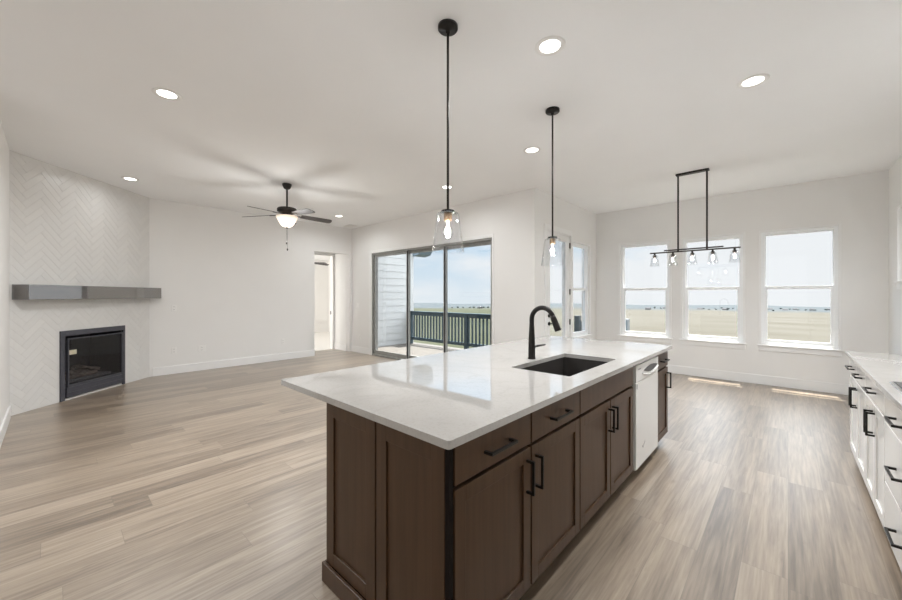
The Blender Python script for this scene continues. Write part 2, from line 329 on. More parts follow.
def frame_ring(mb, axis, c0, c1, a0, a1, z0, z1, w, wb=None, wt=None, bev=0.002):
    wb = w if wb is None else wb; wt = w if wt is None else wt
    def b(A0, A1, Z0, Z1):
        if axis == 'Y': mb.box(A0, A1, c0, c1, Z0, Z1, bev=bev)
        else: mb.box(c0, c1, A0, A1, Z0, Z1, bev=bev)
    b(a0, a0 + w, z0, z1); b(a1 - w, a1, z0, z1); b(a0 + w, a1 - w, z0, z0 + wb); b(a0 + w, a1 - w, z1 - wt, z1)
    return mb

# ------------------------------------------------------------------ plan of the place (metres)
H = 3.067                                   # ceiling
YF, XN, YP, XL, XR, YB = 7.54, -2.897, 5.07, -8.05, 0.985, -0.34
FL, FR = (-6.58, -0.35), (-8.05, 1.12)      # ends of the diagonal fireplace wall
def holes_boxes(mb, axis, c0, c1, a0, a1, z0, z1, holes):
    """a wall between planes c0, c1; holes = (a0, a1, z0, z1)"""
    As = sorted({a0, a1, *[h[0] for h in holes], *[h[1] for h in holes]}); Zs = sorted({z0, z1, *[h[2] for h in holes], *[h[3] for h in holes]})
    for i in range(len(As) - 1):
        for j in range(len(Zs) - 1):
            am, zm = (As[i] + As[i + 1]) / 2, (Zs[j] + Zs[j + 1]) / 2
            if any(h[0] < am < h[1] and h[2] < zm < h[3] for h in holes): continue
            if axis == 'Y': mb.box(As[i], As[i + 1], c0, c1, Zs[j], Zs[j + 1])
            else: mb.box(c0, c1, As[i], As[i + 1], Zs[j], Zs[j + 1])
    return mb

fb = MB(); fb.box(-8.76, XR, -3.2, YP, -0.12, 0); fb.box(XN, XR, YP, YF, -0.12, 0)
struct(fb.build('floor', M['floor']), 'pale oak-look plank floor of the whole open room')
cb = MB(); cb.box(-8.76, XR, -3.2, YP, H, H + 0.14); cb.box(XN, XR, YP, YF, H, H + 0.14)
struct(cb.build('ceiling', M['ceil']), 'flat off-white ceiling')
WT = 0.16
WIN = [(-2.425, -1.575), (-1.375, -0.535), (-0.315, 0.525)]; WZ0, WZ1 = 0.625, 2.385
struct(holes_boxes(MB(), 'Y', YF, YF + WT, XN - WT, XR + WT, -0.12, H + 0.14, [(a, b, WZ0, WZ1) for a, b in WIN]).build('wall_far', M['wall']))
NW = (6.42, 7.20, 0.625, 2.375); ND = (5.44, 6.33, 0.0, 2.47)
struct(holes_boxes(MB(), 'X', XN - WT, XN, YP, YF, 0, H, [NW, ND]).build('wall_nook', M['wall']))
SL = (-7.19, -3.71, 0.0, 2.385)
struct(holes_boxes(MB(), 'Y', YP, YP + WT, -8.76, XN - WT, -0.12, H + 0.14, [SL]).build('wall_patio', M['wall']))
HO = (4.09, 5.01, 0.0, 2.425)
struct(holes_boxes(MB(), 'X', XL - 0.13, XL, 1.0, YP, 0, H, [HO]).build('wall_left', M['wall']))
RW = (5.75, 6.93, 1.56, 2.44)
struct(holes_boxes(MB(), 'X', XR, XR + WT, -3.35, YF, -0.12, H + 0.14, [RW]).build('wall_right', M['wall']))
struct(MB().box(-7.2, -4.9, YB - 0.15, YB, 0, H).box(-5.05, -4.9, -3.2, YB - 0.15, 0, H).build('wall_near', M['wall']))
struct(MB().box(-5.05, XR, -3.35, -3.2, 0, H).build('wall_rear', M['wall']))

# hall and bedroom seen through the cased opening
hb = MB(); hb.box(-8.76, XL - 0.13, 3.2, 3.3, 0, 2.75)
hb.box(-8.76, XL - 0.13, 5.005, YP, 0, 2.75)
struct(hb.build('wall_hall', M['wall']))
struct(MB().box(-8.76, XL - 0.13, 3.3, 5.005, 2.75, 2.85).build('ceiling_hall', M['ceil']))
struct(holes_boxes(MB(), 'X', -8.88, -8.76, 1.5, YP + 2.2, 0, 2.9, [(4.05, 4.965, 0.0, 2.44)]).build('wall_bedroom', M['wall']))
br = MB(); br.box(-13.2, -13.05, 1.4, 7.3, 0, 2.9); br.box(-13.1, -8.88, 1.4, 1.5, 0, 2.9); br.box(-13.1, -8.88, 7.2, 7.3, 0, 2.9)
struct(br.build('wall_bedroom_far', M['wall']))
struct(MB().box(-13.1, -8.76, 1.5, 7.2, -0.12, 0.004).build('floor_bedroom', M['carpet']))
struct(MB().box(-13.1, -8.88, 1.5, 7.2, 2.75, 2.9).build('ceiling_bedroom', M['ceil']))
bl = light('bedroom_fill_light', 'AREA', (-11.0, 1.6, 1.5), 46, (1, 0.98, 0.95), shape='RECTANGLE', size=2.4, size_y=1.6); bl.rotation_euler = (R(90), 0, 0)  # fill lamp added to brighten the bedroom, which has no window built

# baseboards and casings
BH = 0.145
def base(name, *boxes):
    mb = MB()
    for b in boxes: mb.box(*b, 0, BH, bev=0.003)
    return struct(mb.build(name, M['trim']))
base('baseboard_far', (XN + 0.016, XR, YF - 0.016, YF)); base('baseboard_nook', (XN, XN + 0.016, YP - 0.016, ND[0] - 0.095), (XN, XN + 0.016, ND[1] + 0.095, YF))
base('baseboard_patio', (XL, SL[0] - 0.09, YP - 0.016, YP), (SL[1] + 0.09, XN, YP - 0.016, YP))
base('baseboard_left', (XL, XL + 0.016, 1.16, HO[0])); base('baseboard_right', (XR - 0.016, XR, 4.66, YF - 0.016)); base('baseboard_near', (-6.5, -4.9, YB, YB + 0.016))
base('baseboard_hall', (-8.74, XL - 0.13, 4.989, 5.005))
tb = MB(); tb.box(-8.76, -8.745, 4.965, 5.0, 0, 2.51, bev=0.003); tb.box(-8.76, -8.745, 3.98, 4.05, 0, 2.51, bev=0.003); tb.box(-8.76, -8.745, 4.05, 4.965, 2.44, 2.51, bev=0.003)
struct(tb.build('trim_1', M['trim']), 'white casing round the bedroom doorway')
# lined doorway of the bedroom
d3 = sroot('door_3', (-8.82, 4.5, 0), 'white lined doorway into the bright bedroom beyond the hall')
frame_ring(MB(), 'X', -8.885, -8.755, 4.05, 4.965, 0.0, 2.44, 0.018, 0.002, 0.018).build('jamb', M['trim'], d3)
MB().box(-8.86, -8.83, 4.940, 4.947, 0.90, 0.99, bev=0.001).build('strike_plate', M['black'], d3)

# ------------------------------------------------------------------ windows
def pane(mb, axis, c, a0, a1, z0, z1):
    if axis == 'Y': mb.box(a0, a1, c - 0.003, c + 0.003, z0, z1)
    else: mb.box(c - 0.003, c + 0.003, a0, a1, z0, z1)
    return mb
def single_pane(axis, c, a0, a1, z0, z1, name, parent):
    mb = MB()
    P = [(a0, c, z0), (a1, c, z0), (a1, c, z1), (a0, c, z1)] if axis == 'Y' else [(c, a0, z0), (c, a1, z0), (c, a1, z1), (c, a0, z1)]
    mb.bm.faces.new([mb.bm.verts.new(p) for p in P]); return mb.build(name, M['pane'], parent)
def window(n, axis, inner, sgn, a0, a1, z0, z1, rail=None, label='', sill=True):
    """inner = wall face on the room side, sgn = direction of the outside"""
    o = sroot('window_%d' % n, ((a0 + a1) / 2, inner, z0) if axis == 'Y' else (inner, (a0 + a1) / 2, z0), label)
    c = lambda d0, d1: (min(inner + sgn * d0, inner + sgn * d1), max(inner + sgn * d0, inner + sgn * d1))
    frame_ring(MB(), axis, *c(-0.012, 0.004), a0 - 0.028, a1 + 0.028, z0 - 0.0, z1 + 0.028, 0.03, 0.004, 0.03).build('casing', M['trim'], o)
    frame_ring(MB(), axis, *c(0.03, 0.11), a0, a1, z0, z1, 0.042).build('window_frame', M['vinyl'], o)
    if rail:
        lo = frame_ring(MB(), axis, *c(0.045, 0.075), a0 + 0.042, a1 - 0.042, z0 + 0.042, rail + 0.022, 0.034, 0.04, 0.044).build('lower_sash', M['vinyl'], o)
        single_pane(axis, inner + sgn * 0.06, a0 + 0.076, a1 - 0.076, z0 + 0.08, rail - 0.02, 'pane', lo)
        up = frame_ring(MB(), axis, *c(0.077, 0.105), a0 + 0.042, a1 - 0.042, rail - 0.022, z1 - 0.042, 0.012, 0.04, 0.012).build('upper_sash', M['vinyl'], o)
        single_pane(axis, inner + sgn * 0.09, a0 + 0.054, a1 - 0.054, rail + 0.018, z1 - 0.054, 'pane', up)
    else:
        single_pane(axis, inner + sgn * 0.07, a0 + 0.042, a1 - 0.042, z0 + 0.042, z1 - 0.042, 'pane', o)
    if sill:
        s = MB(); ap = MB()
        d0, d1 = c(-0.035, 0.03); e0, e1 = c(-0.014, 0.0)
        if axis == 'Y': s.box(a0 - 0.045, a1 + 0.045, d0, d1, z0 - 0.022, z0 + 0.002, bev=0.004); ap.box(a0 - 0.03, a1 + 0.03, e0, e1, z0 - 0.095, z0 - 0.022, bev=0.002)
        else: s.box(d0, d1, a0 - 0.045, a1 + 0.045, z0 - 0.022, z0 + 0.002, bev=0.004); ap.box(e0, e1, a0 - 0.03, a1 + 0.03, z0 - 0.095, z0 - 0.022, bev=0.002)
        s.build('sill', M['trim'], o); ap.build('apron', M['trim'], o)
    return o
for i, ((a, b), lab) in enumerate(zip(WIN, ('left window of the three in the dining wall', 'middle window of the three in the dining wall', 'right window of the three in the dining wall'))):
    window(i + 1, 'Y', YF, 1, a, b, WZ0, WZ1, 1.515, lab)
window(4, 'X', XN, -1, NW[0], NW[1], NW[2], NW[3], 1.515, 'narrow window beside the patio door in the nook wall')
window(5, 'X', XR, 1, RW[0], RW[1], RW[2], RW[3], None, 'high window in the right wall at the frame edge')

# three-panel sliding door
d1 = sroot('door_1', (-5.45, YP, 0), 'wide three-panel sliding glass door to the deck')
c1 = MB(); c1.box(SL[0] - 0.085, SL[0], YP - 0.014, YP, 0, SL[3] + 0.06, bev=0.002); c1.box(SL[1], SL[1] + 0.03, YP - 0.014, YP, 0, SL[3] + 0.06, bev=0.002); c1.box(SL[0], SL[1], YP - 0.014, YP, SL[3], SL[3] + 0.06, bev=0.002)
c1.build('casing', M['trim'], d1)
fr = frame_ring(MB(), 'Y', YP + 0.0, YP + 0.15, SL[0], SL[1], 0.0, SL[3], 0.035, 0.03, 0.035); fr.build('door_frame', M['alu'], d1)
MB().box(SL[0] + 0.035, SL[1] - 0.035, YP - 0.03, YP + 0.15, 0.0, 0.034, bev=0.004).build('track', M['alu'], d1)
for k, (a, b, yo) in enumerate([(-7.155, -5.93, 0.028), (-6.00, -4.88, 0.072), (-4.95, -3.745, 0.114)]):
    sf = MB(); frame_ring(sf, 'Y', YP + yo, YP + yo + 0.036, a, b, 0.036, SL[3] - 0.037, 0.055, 0.085, 0.06)
    p = sf.build('sliding_panel', [M['alu'], M['alu'], M['alu']][k], d1)
    single_pane('Y', YP + yo + 0.018, a + 0.055, b - 0.055, 0.12, SL[3] - 0.097, 'pane', p)
    ms = MB(); ms.box((b - 0.03 if k < 2 else a), (b if k < 2 else a + 0.02), YP + yo - 0.006, YP + yo, 0.04, SL[3] - 0.04, bev=0.001); ms.build('interlock', M['aludark'], p)
hm = MB(); hm.box(-3.785, -3.760, YP + 0.065, YP + 0.113, 0.92, 1.09, bev=0.004); hm.build('handle', M['black'], d1)
hm = MB(); hm.box(-3.785, -3.760, YP + 0.065, YP + 0.113, 1.13, 1.25, bev=0.004); hm.build('handle', M['black'], d1)

# full-glass hinged door in the nook wall
d2 = sroot('door_2', (XN, 5.88, 0), 'white full-glass hinged door in the nook wall')
cm = MB(); cm.box(XN, XN + 0.016, ND[0] - 0.07, ND[0], 0, ND[3] + 0.09, bev=0.003); cm.box(XN, XN + 0.016, ND[1], ND[1] + 0.05, 0, ND[3] + 0.09, bev=0.003); cm.box(XN, XN + 0.016, ND[0], ND[1], ND[3], ND[3] + 0.09, bev=0.003)
cm.build('casing', M['trim'], d2)
frame_ring(MB(), 'X', XN - 0.12, XN + 0.002, ND[0], ND[1], 0.0, ND[3], 0.02, 0.02, 0.02).build('jamb', M['trim'], d2)
slab = frame_ring(MB(), 'X', XN - 0.052, XN - 0.006, ND[0] + 0.024, ND[1] - 0.024, 0.025, ND[3] - 0.024, 0.115, 0.22, 0.10).build('door_slab', M['trim'], d2)
single_pane('X', XN - 0.03, ND[0] + 0.139, ND[1] - 0.139, 0.245, ND[3] - 0.124, 'pane', slab)
for z in (0.28, 0.92, 1.46, 2.29):
    MB().box(XN - 0.006, XN + 0.012, ND[1] - 0.032, ND[1] - 0.012, z - 0.05, z + 0.05, bev=0.002).build('hinge', M['black'], d2)
lv = MB(); lv.cyl((XN - 0.006, 5.53, 0.93), (XN + 0.012, 5.53, 0.93), 0.03); lv.cyl((XN + 0.012, 5.53, 0.93), (XN + 0.055, 5.53, 0.93), 0.010); lv.tube([(XN + 0.052, 5.52, 0.93), (XN + 0.055, 5.58, 0.932), (XN + 0.055, 5.65, 0.925)], 0.009)
lv.build('lever_handle', M['black'], d2)
MB().cyl((XN - 0.006, 5.53, 1.06), (XN + 0.02, 5.53, 1.06), 0.028).box(XN + 0.02, XN + 0.034, 5.523, 5.537, 1.035, 1.085, bev=0.002).build('deadbolt', M['black'], d2)

# ------------------------------------------------------------------ diagonal fireplace wall with herringbone tile
A = Vector((FL[0], FL[1], 0)); B = Vector((FR[0], FR[1], 0)); ux = (B - A).normalized(); nn = Vector((0.7071, 0.7071, 0))
LW = (B - A).length
FD = Matrix(((ux.x, nn.x, 0, A.x), (ux.y, nn.y, 0, A.y), (0, 0, 1, 0), (0, 0, 0, 1)))   # local: x along the wall, y into the room, z up
FB0, FB1, FBZ = 0.575, 1.565, 0.925                # firebox opening
hole = (FB0 + 0.02, FB1 - 0.02, 0.02, FBZ - 0.02)
wb_ = MB(FD)
As = [0, hole[0], hole[1], LW]; Zs = [0, hole[2], hole[3], H]
for i in range(3):
    for j in range(3):
        if i == 1 and j == 1: continue
        wb_.box(As[i], As[i + 1], -0.16, -0.0015, Zs[j], Zs[j + 1])
wcorner = struct(wb_.build('wall_corner', M['grout']), 'diagonal corner wall faced with pale herringbone tile')
t = MB(); TW, TL = 0.075, 0.30; rng = random.Random(3)
k2 = math.sqrt(0.5)
def addtile(x0, y0, w, h):
    g = 0.0011; P = [(x0 + g, y0 + g), (x0 + w - g, y0 + g), (x0 + w - g, y0 + h - g), (x0 + g, y0 + h - g)]
    Q = [((a - b) * k2 + LW / 2, (a + b) * k2) for a, b in P]
    if max(q[0] for q in Q) < 0 or min(q[0] for q in Q) > LW or max(q[1] for q in Q) < 0 or min(q[1] for q in Q) > H: return
    t.slot = rng.choice((0, 0, 1, 2)); t.prism([(q[0], -0.0012, q[1]) for q in Q], (0, 0.0016, 0))
nr = int(TL / TW)
for i in range(-60, 90):
    for j in range(-12, 14):
        bx0 = i * TW + j * TL; by0 = i * TW - j * TL
        addtile(bx0, by0, TL, TW); addtile(bx0, by0 + TW, TW, TL)
for co, no in (((0.002, 0, 0), (-1, 0, 0)), ((LW - 0.002, 0, 0), (1, 0, 0)), ((0, 0, 0.003), (0, 0, -1)), ((0, 0, H - 0.002), (0, 0, 1))):
    bmesh.ops.bisect_plane(t.bm, geom=t.bm.verts[:] + t.bm.edges[:] + t.bm.faces[:], plane_co=co, plane_no=no, clear_outer=True)
for co, no in (((hole[0], 0, 0), (-1, 0, 0)), ((hole[1], 0, 0), (1, 0, 0)), ((0, 0, hole[2]), (0, 0, -1)), ((0, 0, hole[3]), (0, 0, 1))):
    bmesh.ops.bisect_plane(t.bm, geom=t.bm.verts[:] + t.bm.edges[:] + t.bm.faces[:], plane_co=co, plane_no=no)
dele = [f for f in t.bm.faces if hole[0] < f.calc_center_median().x < hole[1] and hole[2] < f.calc_center_median().z < hole[3]]
bmesh.ops.delete(t.bm, geom=dele, context='FACES')
bmesh.ops.transform(t.bm, matrix=FD, verts=t.bm.verts[:])
t.build('herringbone_tile', [M['tile1'], M['tile2'], M['tile3']], wcorner)

fpc = FD @ Vector(((FB0 + FB1) / 2, 0, 0))
fp = thing('gas_fireplace', 'black gas fireplace insert with glass front set in the pale herringbone tile', 'fireplace', fpc)
# firebox shell, set into the wall
sh = MB(FD); x0, x1, zt = FB0 + 0.03, FB1 - 0.03, FBZ - 0.03
sh.box(x0, x1, -0.50, -0.48, 0.03, zt); sh.box(x0, x0 + 0.015, -0.48, -0.01, 0.03, zt); sh.box(x1 - 0.015, x1, -0.48, -0.01, 0.03, zt); sh.box(x0 + 0.015, x1 - 0.015, -0.48, -0.01, zt - 0.015, zt); sh.box(x0 + 0.015, x1 - 0.015, -0.48, -0.01, 0.03, 0.20)
sh.build('firebox', M['firein'], fp)
su = MB(FD); su.box(FB0, FB0 + 0.055, -0.005, 0.02, 0.005, FBZ, bev=0.002); su.box(FB1 - 0.04, FB1, -0.005, 0.02, 0.005, FBZ, bev=0.002); su.box(FB0 + 0.055, FB1 - 0.04, -0.005, 0.02, FBZ - 0.07, FBZ, bev=0.002)
su.build('surround', M['fireframe'], fp)
gf = MB(FD); frame_ring(gf, 'Y', 0.0, 0.028, FB0 + 0.085, FB1 - 0.055, 0.17, FBZ - 0.105, 0.016, 0.03, 0.016, bev=0.001)
gfo = gf.build('glass_frame', M['fireframe'], fp)
gp = MB(FD); gp.bm.faces.new([gp.bm.verts.new(FD @ Vector(p)) for p in ((FB0 + 0.10, 0.012, 0.2), (FB1 - 0.07, 0.012, 0.2), (FB1 - 0.07, 0.012, FBZ - 0.12), (FB0 + 0.10, 0.012, FBZ - 0.12))])
gp.build('glass', M['smoke'], gfo)
lo = MB(FD); lo.box(FB0 + 0.075, FB1 - 0.05, -0.002, 0.022, 0.035, 0.165, bev=0.003); lo.box(FB0 + 0.075, FB1 - 0.05, 0.022, 0.03, 0.095, 0.10); lo.build('lower_louvre', M['fireframe'], fp)
em = MB(FD); em.box(x0 + 0.1, x1 - 0.1, -0.40, -0.08, 0.20, 0.235, bev=0.01); em.build('ember_bed', M['ember'], fp)
for (p, q, r) in (((x0 + 0.16, -0.30, 0.275), (x1 - 0.16, -0.28, 0.285), 0.045), ((x0 + 0.22, -0.17, 0.265), (x1 - 0.30, -0.14, 0.262), 0.034), ((x0 + 0.25, -0.14, 0.30), (x0 + 0.5, -0.33, 0.36), 0.03), ((x1 - 0.22, -0.15, 0.30), (x1 - 0.42, -0.33, 0.365), 0.03)):
    lg = MB(FD); pts = [Vector(p).lerp(Vector(q), s / 6) + Vector((0, rng.uniform(-.012, .012), rng.uniform(-.008, .008))) for s in range(7)]
    lg.tube(pts, [r * rng.uniform(0.8, 1.1) for _ in pts], seg=10); lg.build('log', M['log'], fp)
tg = MB(FD); tg.box(FB0 + 0.115, FB0 + 0.215, 0.013, 0.0145, 0.60, 0.66); tgo = tg.build('paper_tag', M['tag'], fp); tgo['label'] = 'pale paper tag stuck on the glass'
mt = MB(FD); mt.box(0.035, 2.09, 0.0, 0.19, 1.343, 1.522, bev=0.004)
tag(rebase(mt.build('mantel_shelf', M['mantel']), FD @ Vector((1.06, 0.0, 1.343))), 'dark wood beam mantel shelf on the herringbone tile above the fireplace', 'mantel')

# ------------------------------------------------------------------ kitchen island
XI, Y0, Y1 = -0.84, 0.902, 3.975           # front face, near end, far end of the cabinets
XB = -1.659                                # seating side of the base
def shaker(mb, axis, face, out, a0, a1, z0, z1, rail=0.058, th=0.02, rec=0.009):
    """a framed front: outer face at `face`, thickness th going back against `out`"""
    def b(A0, A1, d0, d1, Z0, Z1, bev):
        c0, c1 = sorted((face - out * d0, face - out * d1))
        if axis == 'X': mb.box(c0, c1, A0, A1, Z0, Z1, bev=bev)
        else: mb.box(A0, A1, c0, c1, Z0, Z1, bev=bev)
    b(a0, a0 + rail, 0, th, z0, z1, 0.0015); b(a1 - rail, a1, 0, th, z0, z1, 0.0015)
    b(a0 + rail, a1 - rail, 0, th, z0, z0 + rail, 0.0015); b(a0 + rail, a1 - rail, 0, th, z1 - rail, z1, 0.0015)
    b(a0 + rail - 0.004, a1 - rail + 0.004, rec, th - 0.002, z0 + rail - 0.004, z1 - rail + 0.004, 0)
    return mb
def bar_pull(axis_long, p0, p1, face, out, parent, m):
    """square bar pull; p0,p1 = ends (y,z) on a face x = face"""
    mb = MB(); r = 0.0055; d = face + out * 0.034
    (ya, za), (yb, zb) = p0, p1
    lo, hi = sorted((d - 0.0055, d + 0.0055))
    mb.box(lo, hi, min(ya, yb) - r, max(ya, yb) + r, min(za, zb) - r, max(za, zb) + r, bev=0.0012)
    for (y, z) in (p0, p1):
        l2, h2 = sorted((face, d)); mb.box(l2, h2, y - r, y + r, z - r, z + r)
    return mb.build('handle', m, parent)
def base_cabinet(name, label, y0, y1, face, out, depth, drawers, doors, wood, pull, handles_d=True, pair=None, toe=True, ztop=0.884, dzs=None, back=None):
    o = thing(name, label, 'cabinet', (face - out * depth / 2, (y0 + y1) / 2, 0))
    c0, c1 = sorted((face - out * 0.022, face - out * depth)); mb = MB()
    mb.box(c0, c1, y0 + 0.001, y1 - 0.001, 0.098, ztop - 0.001)
    t0, t1 = sorted((face - out * 0.09, face - out * (depth - 0.02))); mb.slot = 0; mb.box(t0, t1, y0 + 0.001, y1 - 0.001, 0.001, 0.098)
    mb.build('body', M['gapdark'] if wood is M['espresso'] else wood, o)
    for (a, b, z0, z1, h) in drawers:
        d = MB(); q0, q1 = sorted((face, face - out * 0.02)); d.box(q0, q1, a + 0.003, b - 0.003, z0, z1, bev=0.0018)
        do = d.build('drawer_front', wood, o)
        if h: zc = (z0 + z1) / 2 + h[1]; bar_pull('y', ((a + b) / 2 - h[0] / 2, zc), ((a + b) / 2 + h[0] / 2, zc), face, out, do, pull)
    for (a, b, z0, z1, hy) in doors:
        d = MB(); shaker(d, 'X', face, out, a + 0.003, b - 0.003, z0, z1); do = d.build('door', wood, o)
        if hy is not None: bar_pull('z', (hy, z1 - 0.05), (hy, z1 - 0.05 - 0.135), face, out, do, pull)
    return o
ZD0, ZD1, ZR0, ZR1 = 0.100, 0.718, 0.734, 0.868
base_cabinet('base_cabinet', 'dark brown island cabinet nearest the camera with two drawers above two doors', 0.93, 1.957, XI, 1, 0.6,
    [(0.93, 1.437, ZR0, ZR1, (0.165, 0)), (1.443, 1.957, ZR0, ZR1, (0.165, 0))], [(0.93, 1.437, ZD0, ZD1, 1.402), (1.443, 1.957, ZD0, ZD1, 1.478)], M['espresso'], M['black'])
sb = base_cabinet('sink_cabinet', 'dark brown island cabinet under the sink with plain top panel and two doors', 1.960, 2.893, XI, 1, 0.6,
    [(1.960, 2.893, ZR0, ZR1, None)], [(1.960, 2.425, ZD0, ZD1, 2.392), (2.428, 2.893, ZD0, ZD1, 2.462)], M['espresso'], M['black'], ztop=0.66)
base_cabinet('base_cabinet', 'narrow dark brown island cabinet at the far end beyond the white dishwasher', 3.565, 3.95, XI, 1, 0.6,
    [(3.565, 3.95, ZR0, ZR1, (0.165, 0))], [(3.565, 3.95, ZD0, ZD1, 3.90)], M['espresso'], M['black'])
# dishwasher
dw = thing('dishwasher', 'white built-in dishwasher in the dark island', 'dishwasher', (-1.12, 3.24, 0))
MB().box(-1.42, -0.865, 2.90, 3.56, 0.086, 0.87).build('tub_housing', M['gapdark'], dw)
ddo = MB().box(-0.865, -0.832, 2.935, 3.555, 0.085, 0.735, bev=0.004).build('door', M['dw'], dw)
cp = MB(); cp.box(-0.865, -0.830, 2.935, 3.555, 0.738, 0.866, bev=0.004); cpo = cp.build('control_panel', M['dw'], dw)
# curved pocket handle, its recess shade painted as a dark patch, and lettering mark
hp = MB(); hp.prism([(-0.8299, 3.12 + 0.40 * s / 12, 0.806 - 0.030 * math.sin(math.pi * s / 12)) for s in range(13)] + [(-0.8299, 3.52 - 0.40 * s / 12, 0.808 + 0.020 * math.sin(math.pi * s / 12)) for s in range(13)], (0.0035, 0, 0))
hp.build('handle_recess_shade', M['slot'], cpo)
gl = MB(); gl.tube([(-0.826, 3.08 + 0.46 * s / 14, 0.788 - 0.030 * math.sin(math.pi * s / 14)) for s in range(15)], 0.005, seg=8); gl.build('handle_lip', M['dw'], cpo)
MB().box(-0.83, -0.8292, 2.985, 3.05, 0.828, 0.838).build('badge', M['greymark'], cpo)
MB().box(-0.832, -0.829, 2.95, 2.962, 0.69, 0.726, bev=0.001).build('vent', M['greymark'], ddo)
lm = MB(); lm.prism([(-0.832, 3.09, 0.222), (-0.832, 3.112, 0.205), (-0.832, 3.165, 0.243), (-0.832, 3.162, 0.248), (-0.832, 3.113, 0.216), (-0.832, 3.096, 0.229)], (0.0012, 0, 0)); lm.build('emblem', M['greymark'], ddo)
MB().box(-1.40, -0.915, 2.90, 3.56, 0.001, 0.084).build('toe_plate', M['gapdark'], dw)
# end panels, back, shoe
def endpanel(label, a, b, y, out, group=None):
    o = thing('island_end_panel', label, 'panel', ((a + b) / 2, y, 0.0))
    mb = MB(); shaker(mb, 'Y', y, out, a, b, 0.096, 0.872, rail=0.065, th=0.022); mb.build('framed_panel', M['espresso'], o)
    return o
endpanel('narrower left dark brown framed panel on the near end of the island', -1.655, -1.259, Y0, -1)
endpanel('wider dark brown framed panel on the near end of the island, at the drawer corner', -1.249, -0.862, Y0, -1)
endpanel('dark brown framed panel closing the far end of the island', -1.655, -0.862, Y1, 1)
core = MB(); core.box(-1.652, -1.448, Y0 + 0.026, Y1 - 0.026, 0.001, 0.883);  # near-black core paints the shade between the end panels
cs = MB(); cs.box(-0.862, -0.842, Y0 + 0.004, 0.926, 0.098, 0.872, bev=0.0015)  # post darkened to paint the gap shade beside the drawer
tag(rebase(cs.build('corner_post', M['gapdark']), (-0.852, 0.915, 0.098)), 'slim corner post coloured near-black as gap shade between the wide end panel and the nearest drawer', 'post')
core.slot = 1; core.box(-1.655, -1.652, Y0 + 0.024, Y1 - 0.024, 0.001, 0.883)
tag(rebase(core.build('island_back_wall', [M['gapdark'], M['espresso']]), (-1.55, 2.44, 0)), 'dark brown carcass wall behind the island cabinets on the seating side', 'panel')
shoe = MB(); shoe.box(-1.672, -0.862, Y0 - 0.016, Y0 - 0.0005, 0.001, 0.094, bev=0.003); shoe.box(-1.672, -1.656, Y0 - 0.0005, Y1 + 0.016, 0.001, 0.094, bev=0.003); shoe.box(-1.656, -0.95, Y1 + 0.0005, Y1 + 0.016, 0.001, 0.094, bev=0.003)
tag(rebase(shoe.build('base_moulding', M['espresso']), (-1.66, 2.44, 0)), 'dark brown base moulding round the foot of the island', 'moulding')

# worktop with a cut-out
SX0, SX1, SY0, SY1 = -1.358, -0.945, 2.055, 2.86
def rrect(x0, x1, y0, y1, r, n=6):
    P = []
    for cx, cy, s in ((x1 - r, y0 + r, -90), (x1 - r, y1 - r, 0), (x0 + r, y1 - r, 90), (x0 + r, y0 + r, 180)):
        for k in range(n + 1):
            a = R(s + 90 * k / n); P.append((cx + r * math.cos(a), cy + r * math.sin(a)))
    return P
def slab_with_hole(outer, inner, z0, z1):
    bm = bmesh.new(); es = []
    for loop in ([outer] + ([inner] if inner else [])):
        vs = [bm.verts.new((x, y, z1)) for x, y in loop]
        for k in range(len(vs)): es.append(bm.edges.new((vs[k], vs[(k + 1) % len(vs)])))
    bmesh.ops.triangle_fill(bm, edges=es, use_beauty=True)
    r = bmesh.ops.extrude_face_region(bm, geom=bm.faces[:])
    bmesh.ops.translate(bm, verts=[v for v in r['geom'] if isinstance(v, bmesh.types.BMVert)], vec=(0, 0, z0 - z1))
    mb = MB(); mb.bm.free(); mb.bm = bm; return mb
wt = slab_with_hole(rrect(-2.117, -0.813, 0.873, 4.01, 0.012), rrect(SX0, SX1, SY0, SY1, 0.015), 0.8845, 0.914).build('worktop', M['quartz'])
bv = wt.modifiers.new('soft_edge', 'BEVEL'); bv.width = 0.003; bv.segments = 2; bv.limit_method = 'ANGLE'; bv.angle_limit = R(40)
tag(rebase(wt, (-1.465, 2.44, 0.8845)), 'large white quartz worktop of the kitchen island with overhang', 'worktop')

sk = thing('kitchen_sink', 'dark rectangular undermount sink in the white island worktop', 'sink', (-1.15, 2.445, 0.69))
sm = MB(); g = 0.012
bm = sm.bm; outer = rrect(SX0 - g, SX1 + g, SY0 - g, SY1 + g, 0.03); top = rrect(SX0 - 0.004, SX1 + 0.004, SY0 - 0.004, SY1 + 0.004, 0.022); bot = rrect(SX0 + 0.004, SX1 - 0.004, SY0 + 0.004, SY1 - 0.004, 0.045); bot2 = rrect(SX0 + 0.03, SX1 - 0.03, SY0 + 0.03, SY1 - 0.03, 0.03)
rings = [[bm.verts.new((x, y, z)) for x, y in P] for P, z in ((outer, 0.70), (outer, 0.883), (top, 0.883), (bot, 0.73), (bot2, 0.71))]
for a, b in zip(rings, rings[1:]):
    for k in range(len(a)): bm.faces.new((a[k], a[(k + 1) % len(a)], b[(k + 1) % len(a)], b[k])).smooth = False
bm.faces.new(rings[-1]); bm.faces.new(rings[0])
sm.build('basin', M['sinkm'], sk)
MB().lathe((-1.15, 2.445), [(0.002, 0.7115), (0.03, 0.7115), (0.043, 0.714), (0.046, 0.7105)], seg=24).build('drain', M['steel'], sk)

